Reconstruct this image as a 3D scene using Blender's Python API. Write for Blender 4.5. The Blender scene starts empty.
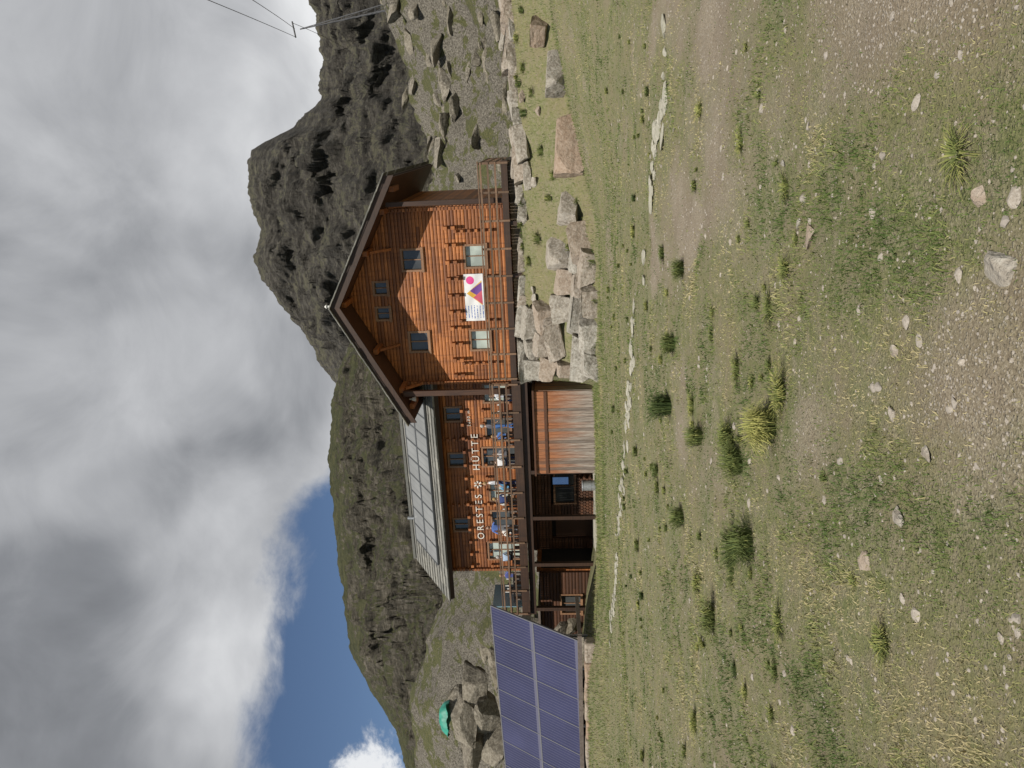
import bpy, bmesh, math, random
import numpy as np
from mathutils import Vector, Matrix, noise as mn
random.seed(7); rng=np.random.default_rng(11)
scene=bpy.context.scene
scene.view_settings.view_transform='Standard'; scene.view_settings.look='None'; scene.view_settings.exposure=0
TH=math.radians(19); C=math.cos(TH); S=math.sin(TH); HX,HY=4.0,35.0
# ------------------------------------------------------------------ noise
def _h(ix,iy,seed):
    n=(ix.astype(np.int64)*374761393+iy.astype(np.int64)*668265263+seed*974634777)&0xffffffff
    n=((n^(n>>13))*1274126177)&0xffffffff
    n=(n^(n>>16))&0xffffffff
    return n/4294967295.0
def vn(x,y,seed=0):
    x=np.asarray(x,float); y=np.asarray(y,float)
    ix=np.floor(x); iy=np.floor(y); fx=x-ix; fy=y-iy
    fx=fx*fx*fx*(fx*(fx*6-15)+10); fy=fy*fy*fy*(fy*(fy*6-15)+10)
    a=_h(ix,iy,seed); b=_h(ix+1,iy,seed); c=_h(ix,iy+1,seed); d=_h(ix+1,iy+1,seed)
    return (a*(1-fx)+b*fx)*(1-fy)+(c*(1-fx)+d*fx)*fy
def fbm(x,y,o=4,seed=0):
    s=0;a=.5;t=0
    for i in range(o):
        s=s+a*vn(x,y,seed+i*17); t+=a; a*=.5
        x,y=x*1.9*.8+y*1.9*.6+5.3, -x*1.9*.6+y*1.9*.8+1.7
    return s/t
def ridged(x,y,o=5,seed=0,g=.5):
    s=0;a=.5;t=0
    for i in range(o):
        s=s+a*(1-np.abs(2*vn(x,y,seed+i*13)-1)); t+=a; a*=g
        x,y=x*2*.8+y*2*.6+5.3, -x*2*.6+y*2*.8+1.7
    return s/t
def ss(a,b,x):
    t=np.clip((x-a)/(b-a),0,1); return t*t*(3-2*t)
# ------------------------------------------------------------------ materials
class NT:
    def __init__(s,name):
        s.m=bpy.data.materials.new(name); s.m.use_nodes=True; s.t=s.m.node_tree; s.n=s.t.nodes; s.l=s.t.links
        s.b=s.n['Principled BSDF']
    def add(s,t,**k):
        n=s.n.new(t)
        for a,v in k.items():
            if a in('op',): n.operation=v
            else: setattr(n,a,v)
        return n
    def link(s,a,b): s.l.new(a,b)
    def coord(s,scale=(1,1,1),rot=(0,0,0),kind='Object'):
        tc=s.add('ShaderNodeTexCoord'); mp=s.add('ShaderNodeMapping'); s.link(tc.outputs[kind],mp.inputs[0])
        mp.inputs['Scale'].default_value=scale; mp.inputs['Rotation'].default_value=rot
        return mp.outputs[0]
    def noise(s,v,scale,detail=5,rough=.6,dist=0):
        n=s.add('ShaderNodeTexNoise'); s.link(v,n.inputs['Vector']); n.inputs['Scale'].default_value=scale
        n.inputs['Detail'].default_value=detail; n.inputs['Roughness'].default_value=rough; n.inputs['Distortion'].default_value=dist
        return n.outputs['Fac']
    def ramp(s,f,stops,interp='LINEAR'):
        r=s.add('ShaderNodeValToRGB'); s.link(f,r.inputs[0]); e=r.color_ramp.elements; r.color_ramp.interpolation=interp
        while len(e)<len(stops): e.new(.5)
        for i,(p,c) in enumerate(stops):
            e[i].position=p; e[i].color=(c if len(c)==4 else (*c,1)) if not isinstance(c,(int,float)) else (c,c,c,1)
        return r.outputs[0]
    def mix(s,f,a,b,bt='MIX'):
        m=s.add('ShaderNodeMix',data_type='RGBA',blend_type=bt)
        if isinstance(f,(int,float)): m.inputs[0].default_value=f
        else: s.link(f,m.inputs[0])
        for i,x in((6,a),(7,b)):
            if isinstance(x,tuple): m.inputs[i].default_value=(*x[:3],1)
            else: s.link(x,m.inputs[i])
        return m.outputs[2]
    def math(s,op,a,b=None,clamp=False):
        m=s.add('ShaderNodeMath',op=op); m.use_clamp=clamp
        for i,x in enumerate((a,b)):
            if x is None: continue
            if isinstance(x,(int,float)): m.inputs[i].default_value=x
            else: s.link(x,m.inputs[i])
        return m.outputs[0]
    def attr(s,name):
        a=s.add('ShaderNodeAttribute'); a.attribute_name=name; return a
    def bump(s,h,strength=.5,dist=.02):
        b=s.add('ShaderNodeBump'); s.link(h,b.inputs['Height']); b.inputs['Strength'].default_value=strength; b.inputs['Distance'].default_value=dist
        s.link(b.outputs[0],s.b.inputs['Normal'])
    def col(s,c):
        if isinstance(c,tuple): s.b.inputs['Base Color'].default_value=(*c[:3],1)
        else: s.link(c,s.b.inputs['Base Color'])
    def rough(s,r): s.b.inputs['Roughness'].default_value=r
def simple(name,c1,c2=None,scale=8,rough=.7,bump=.2,bd=.01,metal=0,stretch=(1,1,1)):
    m=NT(name); v=m.coord(stretch); f=m.noise(v,scale,4)
    c2=c2 or tuple(x*.7 for x in c1)
    m.col(m.ramp(f,[(.35,c1),(.65,c2)])); m.rough(rough); m.b.inputs['Metallic'].default_value=metal
    if bump: m.bump(f,bump,bd)
    return m.m
def wood(name,c1,c2,c3,ax=0,rough=.6,weather=.55):
    m=NT(name)
    sc=[9,9,9]; sc[ax]=.5
    v=m.coord(tuple(sc)); g=m.noise(v,2.2,5,.7,.4)
    v2=m.coord((.35,.35,.35)); w=m.noise(v2,1.6,5,.65)
    sc2=[5,5,5]; sc2[2]=.35; st=m.noise(m.coord(tuple(sc2)),1.3,4,.6)
    a=m.attr('tint').outputs['Fac']
    c=m.ramp(g,[(.3,c1),(.52,c2),(.72,c3)])
    c=m.mix(m.ramp(w,[(.42,0.),(.66,weather)]),c,c3)
    c=m.mix(m.ramp(st,[(.50,0.),(.70,weather)]),c,c3)
    dark=m.mix(m.math('MULTIPLY',m.math('POWER',a,1.8),.8),c,(c3[0]*.75,c3[1]*.75,c3[2]*.75))
    m.col(dark); m.rough(rough); m.bump(g,.35,.01)
    return m.m
M={}
M['wood']=wood('larch_boards',(.60,.24,.075),(.44,.155,.043),(.14,.046,.018),0,.6,.65)
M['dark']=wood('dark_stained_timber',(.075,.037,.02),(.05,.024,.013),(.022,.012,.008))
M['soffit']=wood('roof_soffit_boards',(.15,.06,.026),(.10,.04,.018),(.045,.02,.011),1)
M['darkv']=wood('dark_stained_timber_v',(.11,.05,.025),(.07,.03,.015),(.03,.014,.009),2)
M['grey']=wood('weathered_grey_wood',(.23,.20,.17),(.16,.13,.11),(.08,.06,.05))
M['frame']=wood('window_frame_wood',(.36,.22,.13),(.28,.15,.08),(.15,.075,.04))
M['rail']=wood('railing_wood',(.30,.19,.12),(.21,.12,.07),(.10,.06,.035))
def glassmat(name,c,rough=.08):
    m=NT(name); v=m.coord(); f=m.noise(v,1.2,2); m.col(m.ramp(f,[(.3,c),(.7,tuple(x*.6 for x in c))])); m.rough(rough); m.b.inputs['IOR'].default_value=1.5
    m.bump(f,.05,.02)
    return m.m
M['glass']=glassmat('window_glass',(.085,.09,.09))
M['curtain']=glassmat('curtained_window',(.5,.56,.5),.15)
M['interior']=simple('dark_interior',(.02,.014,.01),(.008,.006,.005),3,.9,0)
M['metal']=simple('galvanised_metal',(.45,.46,.47),(.3,.31,.32),12,.45,.1,metal=.6)
M['white']=simple('white_paint',(.72,.71,.68),(.55,.54,.51),6,.6,.05)
M['letter']=simple('lettering_paint',(.72,.69,.63),(.56,.51,.44),6,.7,.05)
def shedmat():
    m=NT('shed_boards'); v=m.coord((8,8,.5)); g=m.noise(v,2.5,6,.7,.3)
    tc=m.add('ShaderNodeTexCoord'); sp=m.add('ShaderNodeSeparateXYZ'); m.link(tc.outputs['Object'],sp.inputs[0])
    c1=m.ramp(g,[(.3,(.42,.17,.07)),(.7,(.2,.075,.035))]); c2=m.ramp(g,[(.3,(.46,.42,.37)),(.5,(.30,.25,.21)),(.7,(.08,.06,.045))])
    a=m.attr('tint').outputs['Fac']
    f=m.math('ADD',m.math('SUBTRACT',sp.outputs[2],m.math('MULTIPLY',a,1.1)),m.math('MULTIPLY',g,1.8)); f2=m.ramp(m.math('DIVIDE',f,4.0),[(.28,1.),(.72,0.)])
    c=m.mix(f2,c1,c2); c=m.mix(m.math('MULTIPLY',m.math('POWER',a,2.),.6),c,(.06,.04,.03)); m.col(c); m.rough(.8); m.bump(g,.4,.01)
    return m.m
M['shed']=shedmat()
def stonemat(name,pal,scale=1.0,bump=.6):
    m=NT(name); v=m.coord(); a=m.attr('tint').outputs['Fac']
    n1=m.noise(v,1.5*scale,6,.65); n2=m.noise(v,9*scale,5,.75)
    c=m.ramp(n1,[(.3,pal[0]),(.5,pal[1]),(.7,pal[2])])
    c=m.mix(m.ramp(n2,[(.45,0.),(.62,.75)]),c,pal[3])
    c=m.mix(m.math('MULTIPLY',a,.7),c,pal[4]); 
    c=m.mix(m.ramp(n2,[(.3,.8),(.42,0.)]),c,(.07,.068,.055))
    m.col(c); m.rough(.9); m.bump(m.math('ADD',n2,m.math('MULTIPLY',n1,2)),bump,.06/scale)
    return m.m
M['boulder']=stonemat('gneiss_boulder',[(.38,.355,.31),(.27,.245,.205),(.14,.125,.10),(.47,.45,.40),(.34,.21,.13)],1,.8)
M['crag']=stonemat('outcrop_rock',[(.24,.215,.17),(.15,.13,.10),(.065,.056,.043),(.33,.30,.25),(.14,.115,.06)],.6,.9)
M['pebble']=stonemat('pebbles',[(.38,.33,.27),(.31,.27,.22),(.21,.18,.15),(.48,.44,.39),(.30,.27,.24)],14,.3)
M['slab']=stonemat('flat_path_stone',[(.42,.40,.33),(.34,.32,.26),(.24,.23,.18),(.47,.45,.39),(.28,.27,.21)],3,.4)
def roofstone():
    m=NT('stone_slab_roof'); v=m.coord((1,1,1)); a=m.attr('tint').outputs['Fac']
    n=m.noise(v,7,6,.7); c=m.ramp(a,[(0,(.30,.29,.26)),(.5,(.21,.205,.19)),(1,(.14,.14,.13))]); c=m.mix(m.ramp(n,[(.35,0.),(.7,.7)]),c,(.10,.10,.085)); m.col(c); m.rough(.9)
    m.bump(n,.6,.05); return m.m
M['roof']=roofstone()
def pvmat(name,base,line,sx,sy,w=.05,rough=.12,var=.5):
    m=NT(name); tc=m.add('ShaderNodeTexCoord'); sp=m.add('ShaderNodeSeparateXYZ'); m.link(tc.outputs['Object'],sp.inputs[0])
    def ln(o,s,w): 
        f=m.math('FRACT',m.math('DIVIDE',o,s)); return m.math('LESS_THAN',f,w)
    l=m.math('MAXIMUM',ln(sp.outputs[0],sx,w),ln(sp.outputs[1],sy,w*.6))
    n=m.noise(tc.outputs['Object'],.35,3); c=m.ramp(n,[(.4,base),(.65,tuple(x*1.3 for x in base))])
    a=m.attr('tint').outputs['Fac']; c=m.mix(m.math('MULTIPLY',a,var),c,tuple(x*.65 for x in base))
    m.col(m.mix(l,c,line)); m.rough(rough); m.b.inputs['IOR'].default_value=1.45
    return m.m
M['pv']=pvmat('photovoltaic_cells',(.040,.043,.095),(.11,.11,.16),.157,2.36,.12,.2)
M['coll']=pvmat('roof_collector_glass',(.20,.205,.205),(.13,.135,.14),.45,5,.06,.35,.35)
def plain(name,c,rough=.7): return simple(name,c,tuple(x*.8 for x in c),14,rough,.08)
# ------------------------------------------------------------------ mesh helpers
def mkobj(name,verts,faces,mats,parent=None,smooth=False,mi=None,tint=None,loc=None):
    me=bpy.data.meshes.new(name); me.from_pydata([tuple(v) for v in verts],[],[tuple(f) for f in faces])
    for m in (mats if isinstance(mats,list) else [mats]): me.materials.append(m)
    if mi is not None: me.polygons.foreach_set('material_index',np.array(mi,dtype=np.int32))
    if smooth: me.polygons.foreach_set('use_smooth',np.ones(len(me.polygons),bool))
    if tint is not None:
        at=me.attributes.new('tint','FLOAT','POINT'); at.data.foreach_set('value',np.array(tint,dtype=np.float32))
    me.update(); o=bpy.data.objects.new(name,me); scene.collection.objects.link(o)
    if parent: o.parent=parent
    if loc is not None: o.location=loc
    return o
def bigmesh(name,V,F,mat,attrs={},smooth=False,parent=None):
    V=np.asarray(V,dtype=np.float32); F=np.asarray(F,dtype=np.int32); k=F.shape[1]
    me=bpy.data.meshes.new(name); me.vertices.add(len(V)); me.vertices.foreach_set('co',V.ravel())
    me.loops.add(F.size); me.loops.foreach_set('vertex_index',F.ravel())
    me.polygons.add(len(F)); me.polygons.foreach_set('loop_start',np.arange(0,F.size,k,dtype=np.int32))
    me.polygons.foreach_set('loop_total',np.full(len(F),k,dtype=np.int32))
    me.update(calc_edges=True); me.validate()
    for a,v in attrs.items():
        at=me.attributes.new(a,'FLOAT','POINT'); at.data.foreach_set('value',np.asarray(v,dtype=np.float32))
    me.polygons.foreach_set('use_smooth',np.full(len(me.polygons),smooth))
    me.materials.append(mat); o=bpy.data.objects.new(name,me); scene.collection.objects.link(o)
    if parent: o.parent=parent
    return o
class MB:
    def __init__(s): s.v=[];s.f=[];s.t=[]
    def box(s,x0,x1,y0,y1,z0,z1,t=None):
        i=len(s.v); s.v+=[(x0,y0,z0),(x1,y0,z0),(x1,y1,z0),(x0,y1,z0),(x0,y0,z1),(x1,y0,z1),(x1,y1,z1),(x0,y1,z1)]
        s.f+=[(i,i+3,i+2,i+1),(i+4,i+5,i+6,i+7),(i,i+1,i+5,i+4),(i+1,i+2,i+6,i+5),(i+2,i+3,i+7,i+6),(i+3,i,i+4,i+7)]
        s.t+=[random.random() if t is None else t]*8
    def beam(s,a,b,w,h,up=(0,0,1),t=None):
        a=Vector(a);b=Vector(b);d=(b-a).normalized();u=Vector(up)
        if abs(d.dot(u))>.98: u=Vector((0,1,0))
        r=d.cross(u).normalized()*w/2; u2=r.normalized().cross(d)*h/2
        i=len(s.v)
        for p in(a,b): s.v+=[tuple(p-r-u2),tuple(p+r-u2),tuple(p+r+u2),tuple(p-r+u2)]
        s.f+=[(i,i+1,i+2,i+3),(i+7,i+6,i+5,i+4),(i,i+4,i+5,i+1),(i+1,i+5,i+6,i+2),(i+2,i+6,i+7,i+3),(i+3,i+7,i+4,i)]
        s.t+=[random.random() if t is None else t]*8
    def tube(s,a,b,r0,r1,n=8,t=.3):
        a=Vector(a);b=Vector(b);d=(b-a).normalized();u=Vector((0,0,1)) if abs(d.z)<.9 else Vector((1,0,0))
        r=d.cross(u).normalized();q=r.cross(d); i=len(s.v)
        for p,rr in((a,r0),(b,r1)):
            for k in range(n):
                an=2*math.pi*k/n; s.v.append(tuple(p+(r*math.cos(an)+q*math.sin(an))*rr))
        for k in range(n): s.f.append((i+k,i+(k+1)%n,i+n+(k+1)%n,i+n+k))
        s.f+=[tuple(i+k for k in range(n))[::-1],tuple(i+n+k for k in range(n))]; s.t+=[t]*(2*n)
    def log(s,x0,x1,y,z0,z1,d=.16,x0b=None,x1b=None):
        x0b=x0 if x0b is None else x0b; x1b=x1 if x1b is None else x1b
        h=z1-z0; pr=[(y,z0+.004),(y-.035,z0+h*.12),(y-.045,z0+h*.5),(y-.035,z0+h*.88),(y,z1-.004),(y+d,z1),(y+d,z0)]
        i=len(s.v); n=len(pr); t=random.random()
        for side in(0,1):
            for (py,pz) in pr:
                k=(pz-z0)/h; s.v.append(((x0*(1-k)+x0b*k) if side==0 else (x1*(1-k)+x1b*k),py,pz))
        for k in range(n): s.f.append((i+k,i+(k+1)%n,i+n+(k+1)%n,i+n+k)[::-1])
        s.f+=[tuple(i+k for k in range(n)),tuple(i+n+k for k in range(n))[::-1]]; s.t+=[t]*(2*n)
    def make(s,name,mat,parent=None,loc=None,bev=0):
        o=mkobj(name,s.v,s.f,mat,parent,tint=s.t,loc=loc)
        bm=bmesh.new(); bm.from_mesh(o.data); bmesh.ops.recalc_face_normals(bm,faces=bm.faces); bm.to_mesh(o.data); bm.free()
        if bev:
            b=o.modifiers.new('b','BEVEL'); b.width=bev; b.segments=2
        return o
def empty(name,loc=(0,0,0),rz=0):
    e=bpy.data.objects.new(name,None); e.location=loc; e.rotation_euler=(0,0,rz); scene.collection.objects.link(e); e.empty_display_size=.3; return e
def W(s,b,z=0): return (HX+C*s+S*b, HY-S*s+C*b, z)
# ------------------------------------------------------------------ terrain
def height(X,Y):
    X=np.asarray(X,float);Y=np.asarray(Y,float)
    dx=X-HX;dy=Y-HY; s=dx*C-dy*S; b=dx*S+dy*C
    wob=(fbm(X*.5,Y*.5,3,5)-.5)
    se=-4.15+.36*np.maximum(0,-b)
    emb=3.15*ss(-6.2,-.9,b+wob*1.2)**.9*ss(-.3,.35,s-se)
    xr=np.maximum(0,X-5.5); rise=.21*xr*ss(11,27,Y)/(1+.012*xr)
    left=.7*ss(-8,-13,X)*ss(24,32,Y)
    h=np.maximum(emb,rise)+left
    A=9+6*ss(-10,-32,X)+4*ss(16,45,X)-3*ss(15,4,np.abs(X))
    hill=A*ss(46,72,Y)
    rk=ridged(X*.12,Y*.12,6,31,.6)-.5
    h=h+hill+rk*4.2*ss(43,55,Y)+(fbm(X*.05,Y*.05,3,9)-.5)*1.2*ss(42,60,Y)
    h=h+(fbm(X*.35,Y*.35,3,2)-.5)*.16*ss(1,6,Y+np.abs(X))+(fbm(X*2.3,Y*2.3,3,3)-.5)*.05*(1-ss(30,60,Y))
    h=h+ss(-4.7,-5.5,s)*ss(-3,0,b)*ss(14,9,b)*ss(-20,-18,s)*(-.15)
    return h
def grassy(X,Y):
    n=fbm(X*1.1,Y*.8,5,41); n2=fbm(X*.25,Y*.22,3,43)
    g=n*1.6+n2*.8-1.07
    g=g+.22*ss(.0,-2.2,X)-.27*ss(.4,3.0,X-.12*(Y-2))*(1-ss(8,15,Y))+.44*np.exp(-(((X-.75)/.6)**2+((Y-4.1)/.8)**2))+.35*ss(9,14,Y)
    g=g+.33*np.exp(-(((X+.8)/1.1)**2+((Y-6.6)/1.6)**2))-.2*np.exp(-(((X+.1)/.6)**2+((Y-3.1)/.5)**2))
    return ss(-.28,.34,g)
tx=np.linspace(-1,1,620); ty=np.linspace(0,1,620)
gx=5*np.sinh(tx*5.3); gy=3+5*np.sinh(-2.2+ty*(2.2+5.1))
GX,GY=np.meshgrid(gx,gy); GZ=height(GX,GY)
nx,ny=len(gx),len(gy)
V=np.stack([GX.ravel(),GY.ravel(),GZ.ravel()],1)
idx=np.arange(nx*ny).reshape(ny,nx)
F=np.stack([idx[:-1,:-1].ravel(),idx[:-1,1:].ravel(),idx[1:,1:].ravel(),idx[1:,:-1].ravel()],1)
sB=(GX-HX)*S+(GY-HY)*C
def groundmat():
    m=NT('alpine_ground'); v=m.coord(); g=m.attr('grass').outputs['Fac']; far=m.attr('far').outputs['Fac']
    nf=m.noise(v,60,4,.8); nm=m.noise(v,7,5,.75); nl=m.noise(v,1.1,4,.6)
    soil=m.ramp(nf,[(.32,(.12,.093,.065)),(.5,(.28,.232,.165)),(.68,(.47,.41,.32))])
    soil=m.mix(m.ramp(nl,[(.4,0.),(.65,.55)]),soil,(.17,.127,.082))
    vo=m.add('ShaderNodeTexVoronoi'); m.link(v,vo.inputs['Vector']); vo.inputs['Scale'].default_value=55
    pc=m.ramp(vo.outputs['Color'],[(.0,(.24,.2,.155)),(.5,(.40,.35,.29)),(1.,(.54,.5,.44))])
    pm=m.ramp(vo.outputs['Distance'],[(.25,1.),(.42,0.)])
    soil=m.mix(m.math('MULTIPLY',pm,m.ramp(nm,[(.42,.2),(.6,1.)])),soil,pc)
    gr=m.ramp(nf,[(.3,(.065,.078,.026)),(.5,(.145,.158,.056)),(.7,(.26,.25,.12))])
    gr=m.mix(m.ramp(nl,[(.42,0.),(.62,.6)]),gr,(.23,.20,.105))
    gf=m.math('MULTIPLY',g,m.ramp(nm,[(.35,.3),(.58,1.)]))
    c=m.mix(gf,soil,gr)
    geo=m.add('ShaderNodeNewGeometry'); sp=m.add('ShaderNodeSeparateXYZ'); m.link(geo.outputs['True Normal'],sp.inputs[0])
    n6=m.noise(v,.55,6,.72)
    rock=m.ramp(nm,[(.36,(.05,.043,.033)),(.5,(.18,.162,.13)),(.66,(.34,.31,.26))])
    gf2=m.ramp(nm,[(.35,(.045,.055,.018)),(.55,(.12,.12,.042)),(.7,(.21,.19,.09))])
    rm=m.ramp(m.math('ADD',m.math('MULTIPLY',sp.outputs[2],.55),m.math('MULTIPLY',n6,1.1)),[(.96,1.),(1.04,0.)])
    fc=m.mix(rm,gf2,rock); c=m.mix(far,c,fc)
    m.col(c); m.rough(.95)
    m.bump(m.math('ADD',m.math('ADD',m.math('MULTIPLY',nf,.6),m.math('MULTIPLY',pm,.25)),m.math('MULTIPLY',m.math('MULTIPLY',far,m.math('ADD',nm,n6)),12.)),.85,.035)
    return m.m
M['ground']=groundmat()
bigmesh('ground',V,F,M['ground'],{'grass':np.maximum(grassy(GX,GY),ss(-7,-5.5,sB)*.9*ss(24,28,GY)).ravel(),'far':ss(36,44,GY).ravel()},True)
# ------------------------------------------------------------------ mountains
def rockmat(name,dark,mid,lite,g1,g2,gth,scale=1.0,low=None,bd=2.5,gw=.10):
    m=NT(name); v=m.coord((1,1,1)); vs=m.coord((1,1,3.4),(.25,.5,0))
    n1=m.noise(vs,.03*scale,6,.7); n2=m.noise(vs,.15*scale,8,.8,.3)
    c=m.ramp(n2,[(.36,dark),(.5,mid),(.64,lite)]); c=m.mix(m.ramp(n1,[(.42,0.),(.65,.5)]),c,dark)
    geo=m.add('ShaderNodeNewGeometry'); sp=m.add('ShaderNodeSeparateXYZ'); m.link(geo.outputs['True Normal'],sp.inputs[0])
    f=m.math('ADD',sp.outputs[2],m.math('MULTIPLY',m.math('ADD',n1,n2),.75))
    if low:
        ps=m.add('ShaderNodeSeparateXYZ'); m.link(v,ps.inputs[0]); f=m.math('ADD',f,m.ramp(m.math('DIVIDE',ps.outputs[2],150.),[(.15,.35),(.5,0.)]))
    gm=m.ramp(m.math('SUBTRACT',f,gth),[(.0,0.),(gw,1.)])
    gc=m.ramp(n2,[(.4,g1),(.6,g2)])
    m.col(m.mix(gm,c,gc)); m.rough(.95); m.bump(m.math('ADD',n2,n1),1.0,bd/scale)
    return m.m
M['mtA']=rockmat('cloud_shaded_cliff_rock',(.024,.021,.018),(.078,.07,.059),(.16,.147,.125),(.062,.062,.035),(.135,.122,.085),1.33,1.4,True,3.6)  # cliff colours darkened: cloud shadow over the rock is put into the albedo
M['mtB']=rockmat('alpine_slope',(.03,.026,.018),(.11,.096,.07),(.26,.23,.185),(.036,.042,.014),(.092,.09,.034),1.20,2.0,None,3.8,.06)
def corr(r,e):
    q=e-.065; p=math.radians(3.71); d=math.cos(p)-q*math.sin(p)
    return r/d,(q*math.cos(p)+math.sin(p))/d
def mountain(name,sil,Y0,Y1,z0,nr,nt,seed,amp,mat,p,fs,wallt=None,jag=2.5,yd=.8,g=.52):
    sil=[corr(*a) for a in sil]; rr=np.array([a[0] for a in sil]); ee=np.array([a[1] for a in sil])
    r=np.linspace(rr[0],rr[-1],nr); t=np.concatenate([np.linspace(0,1.0,nt),np.linspace(1.01,1.3,30)]); R,T=np.meshgrid(r,t); nt=len(t)
    E=np.interp(R,rr,ee); Yr=Y1*(1+.08*np.sin(R*7+seed)); zr=1.6+E*Yr
    zr=zr+(ridged(R*Y1/14,R*0+seed,5,seed,.65)-.55)*jag
    Tm=np.minimum(T,1); Y=Y0+(Yr-Y0)*T
    gfun=Tm**p
    if wallt:
        a,bh=wallt; gfun=np.where(Tm<a,bh*(Tm/a)**1.1,bh+(1-bh)*(np.maximum(0,Tm-a)/(1-a))**.8)
    X=R*Y
    n=ridged(X/fs,Y/fs*.6+T*2,7,seed,g); n2=ridged(R*14+3*(n-.5),T*1.3,5,seed+5,.55)
    w=np.clip(T*5,0,1)*(1-.93*ss(.82,1.0,T))+.07
    z=z0+(zr-z0)*gfun-np.maximum(0,T-1)*(Yr-Y0)*.7
    z=z+amp*((n-.62)+(n2-.62)*.8)*w
    Y=Y+amp*yd*(fbm(X/(fs*.3),z/(fs*.2),6,seed+9)-.5)*w
    V=np.stack([(R*Y).ravel(),Y.ravel(),z.ravel()],1); idx=np.arange(nr*nt).reshape(nt,nr)
    F=np.stack([idx[:-1,:-1].ravel(),idx[:-1,1:].ravel(),idx[1:,1:].ravel(),idx[1:,:-1].ravel()],1)
    return bigmesh(name,V,F,mat,{},True)
silA=[(-.3,.22),(-.1,.27),(.0,.30),(.039,.33),(.08,.349),(.122,.376),(.149,.393),(.176,.404),(.217,.397),(.258,.41),(.285,.415),(.325,.411),(.332,.40),(.354,.355),(.373,.338),(.39,.312),(.438,.307),(.48,.318),(.526,.326),(.62,.35),(.8,.33),(1.0,.3)]
mountain('rocky_cliff_mountain',silA,170,330,8,1000,420,3,21,M['mtA'],1.2,55,(.45,.34),5,1.0,.56)
silB=[(-1.1,.06),(-.9,.10),(-.7,.15),(-.515,.223),(-.4635,.235),(-.422,.257),(-.395,.274),(-.354,.293),(-.286,.298),(-.232,.306),(-.177,.309),(-.123,.314),(-.069,.315),(-.015,.309),(.03,.298),(.07,.275),(.12,.24),(.2,.2),(.3,.165),(.38,.13),(.5,.11),(.8,.1)]
mountain('grassy_mountain_slope',silB,85,215,9,1000,380,12,14,M['mtB'],1.25,34,None,2,.8,.6)
# ------------------------------------------------------------------ rocks
def rock_geo(sub,seed,clip=10,lo=.5,hi=.85,nz=.12,block=False):
    bm=bmesh.new(); bmesh.ops.create_icosphere(bm,subdivisions=sub,radius=1); rg=random.Random(seed)
    co=[v.co.copy() for v in bm.verts]; fa=[tuple(v.index for v in f.verts) for f in bm.faces]; bm.free()
    pl=[]
    if block:
        for ax in ((1,0,0),(-1,0,0),(0,1,0),(0,-1,0),(0,0,1),(0,0,-1)):
            n=(Vector(ax)+Vector((rg.uniform(-.22,.22),rg.uniform(-.22,.22),rg.uniform(-.22,.22)))).normalized(); pl.append((n,rg.uniform(.42,.6)))
        clip=5; lo=.62; hi=.8
    for i in range(clip):
        n=Vector((rg.gauss(0,1),rg.gauss(0,1),rg.gauss(0,1))).normalized(); pl.append((n,rg.uniform(lo,hi)))
    out=[]
    for c in co:
        c=c*(1+.25*mn.noise(c*1.1+Vector((seed,0,0))))
        for n,d in pl:
            k=c.dot(n)-d
            if k>0: c=c-n*k*.97
        if sub>2: c=c*(1+nz*mn.fractal(c*3+Vector((seed*3.1,0,0)),1,2,4)*.5)
        out.append(c)
    return np.array([tuple(c) for c in out]),np.array(fa)
def boulder(X,Y,w,h,d,rz=0,sink=.35,seed=None,tint=0,tilt=0,z=None,sub=4,mat='boulder',name='boulder',block=False):
    seed=random.randint(0,9999) if seed is None else seed
    v,f=rock_geo(sub,seed,13,.32,.72,.1,block); v=v/np.abs(v).max(0)*np.array([w/2,d/2,h/2])
    zz=float(height(X,Y)) if z is None else z
    o=mkobj(name,v,f,M[mat],tint=[tint]*len(v)); o.location=(X,Y,zz+h*(.5-sink)); o.rotation_euler=(tilt,random.uniform(-.2,.2),rz)
    return o
BL=[(11.6,28,1.9,1.1,1.3,.2,.1),(8.9,28.4,3.5,1.3,1.6,.1,1.),(6.9,29.4,1.3,1.0,1.2,.4,.2),(9.9,30.8,1.6,.8,1.0,.1,.2),(13.4,28.2,1.2,.7,1.0,.6,.9),
 (5.4,29.3,1.8,1.2,1.3,.2,.6),(5.3,30.8,1.7,1.0,1.1,.5,.2)]
for (X,Y,w,h,d,rz,ti) in BL: boulder(X,Y,w,h,d,rz,.35,tint=ti*.8,block=True)
for i,(b,s1) in enumerate([(-5.4,2.4),(-4.6,2.2),(-3.8,1.2),(-3.0,.2),(-2.2,-.7),(-1.4,-1.6)]):
    s=-4.05+.36*-b
    while s<s1:
        w=random.uniform(.8,2.0); h=random.uniform(.85,1.15); x,y,_=W(s+w/2,b+random.uniform(-.12,.12)); boulder(x,y,w*1.12,h,1.25,-TH+random.uniform(-.15,.15),.45,tint=random.choice([0,0,.05,.1,.3,.5]),tilt=random.uniform(-.1,.25),block=True); s+=w*.93
s=-1.0
while s<7.5:
    w=random.uniform(.5,1.3); x,y,_=W(s,-1.15+random.uniform(-.15,.15)); 
    if random.random()<.7: boulder(x,y,w*1.15,random.uniform(.35,.7),.7,-TH+random.uniform(-.3,.3),.4,tint=random.random()*.4,sub=3,block=True)
    s+=w
for i in range(18):
    t_=i/17; X=7.5+t_*10; Y=31.5-t_*1.0+random.uniform(-.6,.6); z=random.uniform(.45,1.0); boulder(X,Y,z*2.0,z*.85,z*1.2,random.uniform(-.3,.3),.42,tint=random.random()*.5,block=True)
for i in range(6):
    X=random.uniform(3,13); Y=random.uniform(29,33)-max(0,X-6)*.15; z=random.uniform(.3,.55); boulder(X,Y,z*1.5,z*.8,z,random.uniform(0,6),.4,tint=random.random()*.6,sub=3)
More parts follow.
